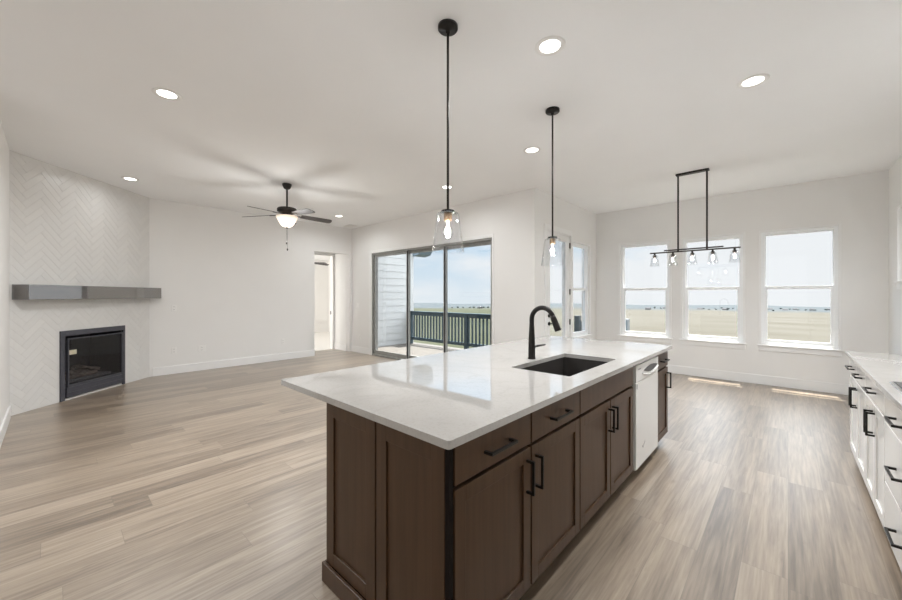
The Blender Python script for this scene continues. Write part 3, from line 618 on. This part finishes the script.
fc = thing('kitchen_faucet', 'black gooseneck faucet standing on the white island worktop behind the sink', 'faucet', (-1.42, 2.44, 0.914))
fx, fy = -1.42, 2.44
body = MB(); body.lathe((fx, fy), [(0.0, 0.9145), (0.029, 0.9145), (0.029, 0.922), (0.026, 0.93), (0.0255, 1.02), (0.0225, 1.09), (0.0185, 1.16), (0.0165, 1.20)], seg=24)
pts = [(fx, fy, 1.16), (fx, fy, 1.20)] + [(fx + 0.088 - 0.088 * math.cos(R(a)), fy, 1.212 + 0.088 * math.sin(R(a))) for a in range(0, 163, 9)]
body.tube(pts, 0.0175); body.build('spout', M['black'], fc)
l = Vector(pts[-1]); dv = (l - Vector(pts[-2])).normalized()
MB().tube([l - dv * 0.005, l + dv * 0.012, l + dv * 0.03, l + dv * 0.095, l + dv * 0.11], [0.0175, 0.0205, 0.0215, 0.0240, 0.0235]).build('spray_head', M['black'], fc)
MB().cyl((fx, fy + 0.02, 1.005), (fx, fy + 0.045, 1.005), 0.014).tube([(fx, fy + 0.04, 1.005), (fx + 0.012, fy + 0.09, 1.006), (fx + 0.02, fy + 0.165, 1.007)], [0.0080, 0.0075, 0.007], seg=10).build('lever', M['black'], fc)

# ------------------------------------------------------------------ white cabinets along the right wall
XC = 0.388
kw = dict(face=XC, out=-1, depth=0.58, wood=M['whitecab'], pull=M['black'])
base_cabinet('base_cabinet', 'white cabinet at the far end of the right-hand run with two drawers above two doors', 3.775, 4.615,
    drawers=[(4.195, 4.615, ZR0, ZR1, (0.165, 0)), (3.775, 4.195, ZR0, ZR1, (0.165, 0))], doors=[(4.195, 4.615, ZD0, ZD1, 4.232), (3.775, 4.195, ZD0, ZD1, 4.158)], **kw)
base_cabinet('base_cabinet', 'white cabinet in the middle of the right-hand run with one drawer above two doors', 3.09, 3.772,
    drawers=[(3.09, 3.772, ZR0, ZR1, (0.165, 0))], doors=[(3.431, 3.772, ZD0, ZD1, 3.466), (3.09, 3.431, ZD0, ZD1, 3.396)], **kw)
base_cabinet('drawer_cabinet', 'white bank of three wide drawers under the cooktop at the right frame edge', 2.32, 3.087,
    drawers=[(2.32, 3.087, 0.708, ZR1, (0.165, 0)), (2.32, 3.087, 0.385, 0.700, (0.165, 0.0)), (2.32, 3.087, 0.10, 0.377, (0.165, 0.0))], doors=[], **kw)
wr_ = MB().box(0.362, XR - 0.001, 2.31, 4.635, 0.8845, 0.914, bev=0.003).build('worktop', M['quartz'])
tag(rebase(wr_, (0.67, 3.47, 0.8845)), 'long white quartz worktop on the white cabinets by the right wall', 'worktop')
ck = thing('cooktop', 'black glass cooktop with steel trim set in the right-hand worktop at the frame edge', 'cooktop', (0.66, 2.72, 0.914))
MB().box(0.405, 0.915, 2.34, 3.09, 0.9142, 0.921, bev=0.002).build('steel_trim', M['steel'], ck)
MB().box(0.418, 0.905, 2.352, 3.078, 0.9205, 0.926, bev=0.002).build('glass_top', M['blackglass'], ck)
for (a, b) in ((0.53, 2.90), (0.53, 2.54), (0.78, 2.90), (0.78, 2.54)):
    gm = MB()
    for s in range(4):
        gm.box(a - 0.006 + 0.0, a + 0.006, b - 0.11, b + 0.11, 0.945, 0.957) if s == 0 else gm.box(a - 0.10, a + 0.10, b - 0.006, b + 0.006, 0.945, 0.957) if s == 1 else None
    for dx, dy in ((-0.09, 0), (0.09, 0), (0, -0.10), (0, 0.10)): gm.box(a + dx - 0.006, a + dx + 0.006, b + dy - 0.006, b + dy + 0.006, 0.926, 0.946)
    gm.build('grate', M['black'], ck)

# ------------------------------------------------------------------ ceiling lamps
def can(x, y, label, r=0.072, k=1.0):
    o = thing('recessed_light', label, 'ceiling light', (x, y, H), 'recessed ceiling lights')
    MB().lathe((x, y), [(r * 0.66, H - 0.001), (r * 0.70, H - 0.006), (r * 0.92, H - 0.008), (r, H - 0.004), (r, H - 0.0005)], seg=36).build('trim_ring', M['plastic'], o)
    MB().disc((x, y, H - 0.0025), r * 0.67).build('diffuser', M['canlens'], o)
    light('can_light', 'AREA', (x, y, H - 0.012), CAN_W * k, (0.955, 0.98, 1.0), parent=o, shape='DISK', size=0.10, spread=R(165))
    return o
can(-1.178, 2.262, 'round recessed ceiling light right of the near pendant rod', 0.10, 0.45)
can(-0.203, 3.705, 'round recessed ceiling light nearest the right wall', 0.10, 1.0)
can(-3.802, 0.642, 'round recessed ceiling light in the left foreground of the ceiling', 0.10, 1.25)
can(-2.17, 3.734, 'round recessed ceiling light just left of the far pendant rod', 0.10, 0.06)
can(-3.873, 4.116, 'round recessed ceiling light in front of the sliding door, behind the near pendant rod', 0.10, 0.18)
can(-6.946, 0.75, 'round recessed ceiling light above the fireplace wall', 0.10, 0.05)
can(-6.95, 4.073, 'round recessed ceiling light right of the ceiling fan near the hall opening', 0.10, 0.22)
# ceiling register near the corner
vt = thing('ceiling_vent', 'white ceiling register in the corner above the hall opening', 'vent', (-7.72, 4.83, H))
frame_ring(MB(Matrix.Translation((0, 0, 0))), 'Y', 4.73, 4.93, -7.88, -7.56, H - 0.006, H - 0.0005, 0.02).build('vent_frame', M['plastic'], vt)
sl = MB()
for k in range(8): sl.box(-7.86, -7.58, 4.745 + k * 0.022, 4.757 + k * 0.022, H - 0.009, H - 0.001)
sl.build('slats', M['plastic'], vt)

def pendant(x, y, label):
    o = thing('pendant_light', label, 'pendant light', (x, y, H), 'pendants over the island')
    MB().lathe((x, y), [(0, H - 0.0005), (0.062, H - 0.0005), (0.062, H - 0.02), (0.058, H - 0.025), (0.014, H - 0.027), (0.012, H - 0.045), (0, H - 0.046)], seg=32).build('canopy', M['black'], o)
    MB().cyl((x, y, H - 0.04), (x, y, 1.907), 0.0075, seg=14).build('rod', M['bronze'], o)
    MB().lathe((x, y), [(0, 1.92), (0.040, 1.92), (0.042, 1.916), (0.042, 1.908), (0.0, 1.907)], seg=28).build('cap', M['black'], o)
    MB().lathe((x, y), [(0.0, 1.904), (0.024, 1.904), (0.026, 1.892), (0.026, 1.857), (0.021, 1.854), (0.0, 1.854)], seg=24).build('socket', M['brass'], o)
    MB().lathe((x, y), [(0.027, 1.9055), (0.058, 1.904), (0.066, 1.901), (0.0695, 1.892), (0.0995, 1.672), (0.1005, 1.661), (0.0975, 1.661), (0.096, 1.672), (0.0665, 1.891), (0.064, 1.898), (0.057, 1.9015), (0.027, 1.9025)], seg=48).build('glass_shade', M['clear'], o)
    bb = MB().lathe((x, y), [(0.013, 1.854), (0.013, 1.848), (0.020, 1.833), (0.031, 1.798), (0.033, 1.778), (0.026, 1.753), (0.012, 1.74), (0.0, 1.738)], seg=24).build('bulb', M['clear'], o)
    fl = MB().cyl((x, y, 1.854), (x, y, 1.84), 0.010, 0.006, seg=12)
    for k in range(4):
        q = math.pi * k / 2 + 0.4; cx, cy = math.cos(q), math.sin(q)
        fl.cyl((x + 0.006 * cx, y + 0.006 * cy, 1.841), (x + 0.014 * cx, y + 0.014 * cy, 1.766), 0.0022, seg=6)
    fl.build('filament', M['bulb'], bb)
    light('bulb_light', 'POINT', (x, y, 1.788), POINT_W, (1.0, 0.985, 0.96), parent=o, shadow_soft_size=0.02)
    return o
pendant(-1.558, 1.664, 'nearer black pendant with tapered clear glass shade over the island')
pendant(-1.565, 3.053, 'farther black pendant with tapered clear glass shade over the sink end of the island')

# linear chandelier
lx, ly = -0.955, 5.85
lc = thing('linear_chandelier', 'long dark bar chandelier with five small clear glass shades before the dining windows', 'chandelier', (lx, ly, H))
MB().box(lx - 0.19, lx + 0.19, ly - 0.035, ly + 0.035, H - 0.025, H - 0.0005, bev=0.004).build('canopy', M['bronze'], lc)
for dx in (-0.165, 0.165): MB().cyl((lx + dx, ly, H - 0.02), (lx + dx, ly, 2.0), 0.011, seg=12).build('rod', M['bronze'], lc)
MB().box(lx - 0.34, lx + 0.34, ly + 0.005, ly + 0.025, 2.018, 2.036, bev=0.002).build('upper_bar', M['bronze'], lc)
MB().box(lx - 0.515, lx + 0.515, ly - 0.011, ly + 0.011, 1.990, 2.008, bev=0.002).build('lower_bar', M['bronze'], lc)
for k in range(5):
    x = lx - 0.455 + k * 0.2275
    MB().lathe((x, ly), [(0, 1.990), (0.012, 1.990), (0.012, 1.972), (0.022, 1.968), (0.022, 1.935), (0, 1.934)], seg=18).build('socket', M['bronze'], lc)
    MB().lathe((x, ly), [(0.024, 1.966), (0.034, 1.962), (0.040, 1.95), (0.057, 1.818), (0.058, 1.812), (0.055, 1.813), (0.038, 1.948), (0.033, 1.958), (0.024, 1.962)], seg=28).build('glass_shade', M['clear'], lc)
    bb = MB().lathe((x, ly), [(0.010, 1.934), (0.012, 1.92), (0.022, 1.89), (0.022, 1.87), (0.010, 1.85), (0, 1.848)], seg=16).build('bulb', M['clear'], lc)
    MB().cyl((x, ly, 1.934), (x, ly, 1.875), 0.004, 0.003, seg=8).build('filament', M['bulb'], bb)
    light('bulb_light', 'POINT', (x, ly, 1.88), POINT_W * 0.3, (1.0, 0.985, 0.96), parent=lc, shadow_soft_size=0.02)

# ceiling fan
def make_fan(name, label, x, y, zc, drop, ang0, lit=True):
    o = thing(name, label, 'ceiling fan', (x, y, zc)); z = zc - drop     # z = top of the motor
    MB().lathe((x, y), [(0, zc - 0.0005), (0.066, zc - 0.0005), (0.066, zc - 0.02), (0.045, zc - 0.07), (0.018, zc - 0.085), (0, zc - 0.085)], seg=28).build('canopy', M['bronze'], o)
    MB().cyl((x, y, zc - 0.07), (x, y, z - 0.005), 0.013, seg=14).build('rod', M['bronze'], o)
    MB().lathe((x, y), [(0, z), (0.035, z), (0.05, z - 0.012), (0.125, z - 0.02), (0.138, z - 0.035), (0.138, z - 0.07), (0.10, z - 0.095), (0.075, z - 0.102), (0.075, z - 0.135), (0, z - 0.136)], seg=36).build('motor', M['bronze'], o)
    for k in range(5):
        a = R(ang0 + 72 * k); F = Matrix.Translation((x, y, z - 0.115)) @ Matrix.Rotation(a, 4, 'Z') @ Matrix.Rotation(R(3), 4, 'Y') @ Matrix.Rotation(R(-13), 4, 'X')
        bm_ = MB(F); P = [(0.20, -0.052), (0.40, -0.066), (0.62, -0.07), (0.655, -0.055), (0.667, 0.0), (0.655, 0.055), (0.62, 0.07), (0.40, 0.066), (0.20, 0.052)]
        bm_.prism([(p, q, 0.0) for p, q in P], (0, 0, 0.006)); b = bm_.build('blade', M['fanblade'], o)
        MB(F).box(0.09, 0.26, -0.016, 0.016, -0.008, -0.001, bev=0.002).build('blade_iron', M['bronze'], b)
    if lit:
        MB().lathe((x, y), [(0.07, z - 0.136), (0.15, z - 0.142), (0.152, z - 0.152), (0.142, z - 0.175), (0.11, z - 0.235), (0.07, z - 0.285), (0.025, z - 0.302), (0, z - 0.303)], seg=36).build('glass_bowl', M['frost'], o)
        MB().lathe((x, y), [(0, z - 0.300), (0.018, z - 0.302), (0.02, z - 0.315), (0.008, z - 0.33), (0, z - 0.332)], seg=16).build('finial', M['bronze'], o)
        for dx, L in ((-0.012, 0.20), (0.014, 0.30)):
            MB().cyl((x + dx, y, z - 0.32), (x + dx, y, z - 0.32 - L), 0.0022, seg=8).lathe((x + dx, y), [(0, z - 0.315 - L), (0.008, z - 0.325 - L), (0.011, z - 0.345 - L), (0.006, z - 0.36 - L), (0, z - 0.361 - L)], seg=12).build('pull_chain', M['bronze'], o)
        light('bowl_light', 'POINT', (x, y, z - 0.52), POINT_W * 3.0, (1.0, 0.985, 0.96), parent=o, shadow_soft_size=0.17)
    return o
make_fan('ceiling_fan', 'dark five-blade ceiling fan with lit frosted bowl in the living area', -5.536, 2.379, H, 0.345, 42.6 + 35)
make_fan('ceiling_fan', 'dark ceiling fan glimpsed through the bedroom doorway', -11.15, 5.5, 2.75, 0.20, 20, lit=False)

# ------------------------------------------------------------------ switches and outlets
def plate(name, label, cat, axis, c, out, a, z, kind, w=0.072, h=0.116):
    o = thing(name, label, cat, (c, a, z) if axis == 'X' else (a, c, z))
    def b(mb, d0, d1, A0, A1, Z0, Z1, bev=0.0):
        q0, q1 = sorted((c + out * d0, c + out * d1))
        if axis == 'X': mb.box(q0, q1, A0, A1, Z0, Z1, bev=bev)
        else: mb.box(A0, A1, q0, q1, Z0, Z1, bev=bev)
        return mb
    b(MB(), 0.0, 0.006, a - w / 2, a + w / 2, z - h / 2, z + h / 2, 0.0015).build('cover_plate', M['plastic'], o)
    if kind == 'switch': b(MB(), 0.006, 0.010, a - 0.016, a + 0.016, z - 0.033, z + 0.033, 0.001).build('rocker', M['plastic'], o)
    else:
        for dz in (-0.024, 0.024):
            s = b(MB(), 0.006, 0.008, a - 0.016, a + 0.016, z + dz - 0.014, z + dz + 0.014, 0.001).build('socket_face', M['plastic'], o)
            q = MB(); b(q, 0.008, 0.0084, a - 0.008, a - 0.005, z + dz - 0.006, z + dz + 0.006); b(q, 0.008, 0.0084, a + 0.005, a + 0.008, z + dz - 0.006, z + dz + 0.006); q.build('slots', M['slot'], s)
    return o
plate('wall_outlet', 'white outlet high on the left wall beside the mantel', 'outlet', 'X', XL, 1, 1.46, 1.17, 'outlet')
plate('wall_outlet', 'white outlet low on the left wall next to the fireplace corner', 'outlet', 'X', XL, 1, 1.46, 0.415, 'outlet')
plate('wall_outlet', 'wider white double outlet low on the left wall, second from the fireplace', 'outlet', 'X', XL, 1, 1.88, 0.405, 'outlet', w=0.118)
plate('wall_outlet', 'white outlet low on the left wall nearest the hall opening', 'outlet', 'X', XL, 1, 3.37, 0.40, 'outlet')
plate('light_switch', 'white light switch on the wall left of the sliding door', 'switch', 'Y', YP, -1, -7.79, 1.15, 'switch', w=0.118)
plate('wall_outlet', 'white outlet low on the wall left of the sliding door', 'outlet', 'Y', YP, -1, -7.68, 0.385, 'outlet')

# ------------------------------------------------------------------ outside: deck, siding, field
dk = MB()
for k in range(16): dk.box(-8.5, XN - WT, YP + WT + 0.002 + k * 0.145, YP + WT + 0.002 + k * 0.145 + 0.138, -0.075, -0.045, bev=0.003)
dk.box(-8.5, XN - WT, 7.40, 7.44, -0.30, -0.045)
for x in (-8.3, -6.2, -4.3, -3.15): dk.box(x - 0.06, x + 0.06, 7.25, 7.37, -1.3, -0.08)
struct(dk.build('floor_deck', M['deckwood']), 'grey board deck outside the sliding door')
sdg = MB(); xs = -8.5
for k in range(17):
    z = -0.3 + k * 0.2; sdg.prism([(xs, YP + WT, z), (xs + 0.016, YP + WT, z), (xs + 0.005, YP + WT, z + 0.215), (xs, YP + WT, z + 0.215)], (0, 7.46 - YP - WT, 0))
struct(sdg.build('wall_siding', M['siding']), 'pale lap siding at the left end of the deck')
ct = MB(); ct.box(xs - 0.16, xs + 0.034, 7.36, 7.50, -0.3, 3.1); ct.box(xs - 0.10, xs, YP + WT, 7.40, -0.3, 3.15)
struct(ct.build('trim_2', M['siding']), 'pale corner board at the end of the siding')
ev = MB(); ev.prism([(xs - 0.5, 7.46, 3.15), (xs - 0.5, 7.46, 2.72), (xs + 0.05, 7.46, 2.60), (xs + 0.30, 7.46, 2.64), (xs + 0.42, 7.46, 2.80), (xs + 0.42, 7.46, 3.15)], (0, 0.5, 0))
struct(ev.build('trim_3', M['eave']), 'slate grey eave return at the far corner of the siding')
eo = MB(); eo.box(XN - 0.3, XR + 0.5, YF + WT, YF + WT + 0.30, 3.05, 3.25); struct(eo.build('trim_4', M['eave']), 'roof overhang above the dining windows')
rf = MB(); rf.box(-13.4, XR + 0.6, -3.4, YP + 1.0, H + 0.15, H + 0.30); rf.box(XN - 0.3, XR + 0.5, YP + 1.0, YF + WT, H + 0.15, H + 0.30); struct(rf.build('roof', M['eave']), 'roof above the room')  # overhang past the sliding door added to keep sun off the floor

def railing(x0, x1, label, posts):
    o = thing('deck_railing', label, 'railing', ((x0 + x1) / 2, 7.30, -0.045)); zt = 0.935
    MB().box(x0, x1, 7.245, 7.355, zt - 0.035, zt, bev=0.004).box(x0, x1, 7.275, 7.325, zt - 0.12, zt - 0.036, bev=0.003).build('top_rail', M['railpaint'], o)
    MB().box(x0, x1, 7.275, 7.325, 0.08, 0.165, bev=0.003).build('bottom_rail', M['railpaint'], o)
    for x in posts: MB().box(x - 0.05, x + 0.05, 7.255, 7.345, -0.044, zt - 0.036, bev=0.003).build('post', M['railpaint'], o)
    n = int((x1 - x0) / 0.118)
    for k in range(n):
        x = x0 + 0.09 + k * (x1 - x0 - 0.15) / (n - 1)
        if any(abs(x - p) < 0.075 for p in posts): continue
        MB().box(x - 0.018, x + 0.018, 7.282, 7.318, 0.16, zt - 0.118).build('baluster', M['railpaint'], o)
    return o
railing(-8.42, -4.38, 'long slate blue deck railing with balusters seen through the sliding door', (-8.36, -6.17, -4.44))
# stair down from the deck with a sloping guard on each side
st = MB()
for k in range(5): st.box(-4.21, -3.29, 7.45 + 0.27 * k, 7.45 + 0.27 * k + 0.28, -0.045 - 0.17 * (k + 1), -0.045 - 0.17 * (k + 1) + 0.035)
for x in (-4.24, -3.29): st.prism([(x, 7.44, -0.10), (x, 8.8, -0.97), (x, 8.55, -0.97), (x, 7.44, -0.30)], (0.03, 0, 0))
tag(rebase(st.build('deck_stair', M['deckwood']), (-3.75, 7.44, -0.97)), 'grey wood stair leading down from the deck', 'stair')
for x, lab in ((-4.31, 'sloping slate blue guard on the side of the deck stair by the long railing'), (-3.19, 'sloping slate blue stair guard seen through the narrow nook window')):
    o = thing('stair_guard', lab, 'railing', (x, 7.5, -0.9))
    MB().box(x - 0.05, x + 0.05, 7.26, 7.36, -0.044, 0.98, bev=0.004).build('post', M['railpaint'], o)
    MB().box(x - 0.05, x + 0.05, 8.65, 8.75, -1.0, 0.16, bev=0.004).build('post', M['railpaint'], o)
    MB().prism([(x - 0.03, 7.36, 0.90), (x - 0.03, 8.65, 0.10), (x - 0.03, 8.65, 0.02), (x - 0.03, 7.36, 0.82)], (0.06, 0, 0)).build('hand_rail', M['railpaint'], o)
    for k in range(9):
        y = 7.46 + k * 0.135; zz = 0.83 - (y - 7.36) * 0.62
        MB().box(x - 0.016, x + 0.016, y - 0.016, y + 0.016, zz - 0.80, zz + 0.02).build('baluster', M['railpaint'], o)

def gz(r):
    if r < 20: return -1.0
    if r < 1000: return -1.0 - 0.0325 * (r - 20)
    return -32.85 - 0.017 * (r - 1000)
tr = MB(); rings = []; NS = 96
for r in [3, 8, 14, 20, 40, 80, 150, 300, 500, 800, 1000, 1400, 2200, 3500, 5000]:
    rings.append([tr.bm.verts.new((r * math.cos(2 * math.pi * k / NS), r * math.sin(2 * math.pi * k / NS), gz(r) + (rng.uniform(-1, 1) * 0.0022 * r if r > 900 else 0))) for k in range(NS)])
tr.bm.faces.new(rings[0])
for a, b in zip(rings, rings[1:]):
    for k in range(NS): f = tr.bm.faces.new((a[k], a[(k + 1) % NS], b[(k + 1) % NS], b[k])); f.smooth = True
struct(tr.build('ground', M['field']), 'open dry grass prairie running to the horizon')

ub = thing('utility_box', 'grey utility box standing in the field behind the left dining window', 'utility box', (-7.55, 24.4, gz(25.5)))
zb = gz(25.5)
MB().box(-7.76, -7.34, 24.2, 24.6, zb, zb + 1.12, bev=0.02).build('housing', M['utility'], ub)
lb = MB()
for k in range(6): lb.box(-7.72 + k * 0.06, -7.70 + k * 0.06, 24.17, 24.2, zb + 0.15, zb + 1.0)
lb.build('louvres', M['eave'], ub)

# far trees and houses along the horizon
def tree(x, y, h, lab):
    o = thing('distant_tree', lab, 'tree', (x, y, gz(math.hypot(x, y))), 'dark trees far off along the horizon'); z = gz(math.hypot(x, y))
    MB().cyl((x, y, z - 0.3), (x, y, z + h * 0.4), h * 0.035, seg=8).build('trunk', M['bark'], o)
    mb = MB()
    for k in range(5):
        r = h * rng.uniform(0.22, 0.32); mtx = Matrix.Translation((x + rng.uniform(-.3, .3) * h, y + rng.uniform(-.3, .3) * h, z + h * rng.uniform(0.45, 0.72)))
        q = bmesh.ops.create_icosphere(mb.bm, subdivisions=2, radius=r, matrix=mtx)
        for v in q['verts']: v.co += Vector((rng.uniform(-1, 1), rng.uniform(-1, 1), rng.uniform(-1, 1))) * r * 0.12
    mb.build('crown', M['leaf'], o); return o
def far(u, d): 
    a = R(42.63); t_ = (u - 451) / 366.36; return ((-math.sin(a) + math.cos(a) * t_) * d, (math.cos(a) + math.sin(a) * t_) * d)
for i in range(26):
    u = [447, 452, 458, 463, 470, 474, 479, 484, 488, 655, 661, 704, 709, 716, 722, 728, 733, 738, 767, 773, 781, 790, 798, 806, 815, 826][i]
    x, y = far(u, rng.uniform(850, 1150)); tree(x, y, rng.uniform(4.5, 8), 'dark tree far off on the horizon beyond the field')
def house(x, y, s, lab):
    z = gz(math.hypot(x, y)); o = thing('distant_house', lab, 'house', (x, y, z), 'pale houses far off along the horizon')
    MB().box(x - 7 * s, x + 7 * s, y - 5 * s, y + 5 * s, z - 0.5, z + 4 * s).build('walls', M['housew'], o)
    MB().prism([(x - 7.5 * s, y - 5.5 * s, z + 4 * s), (x - 7.5 * s, y, z + 7 * s), (x - 7.5 * s, y + 5.5 * s, z + 4 * s)], (15 * s, 0, 0)).build('roof', M['houser'], o)
for u in (648, 665, 700, 725, 770, 785, 795, 812, 829, 480): house(*far(u, rng.uniform(900, 1200)), 0.8, 'pale house far off on the horizon beyond the field')

# bounce settings for a bright interior
S.cycles.max_bounces = 14; S.cycles.diffuse_bounces = 8; S.cycles.glossy_bounces = 6; S.cycles.transparent_max_bounces = 24; S.cycles.sample_clamp_indirect = 8
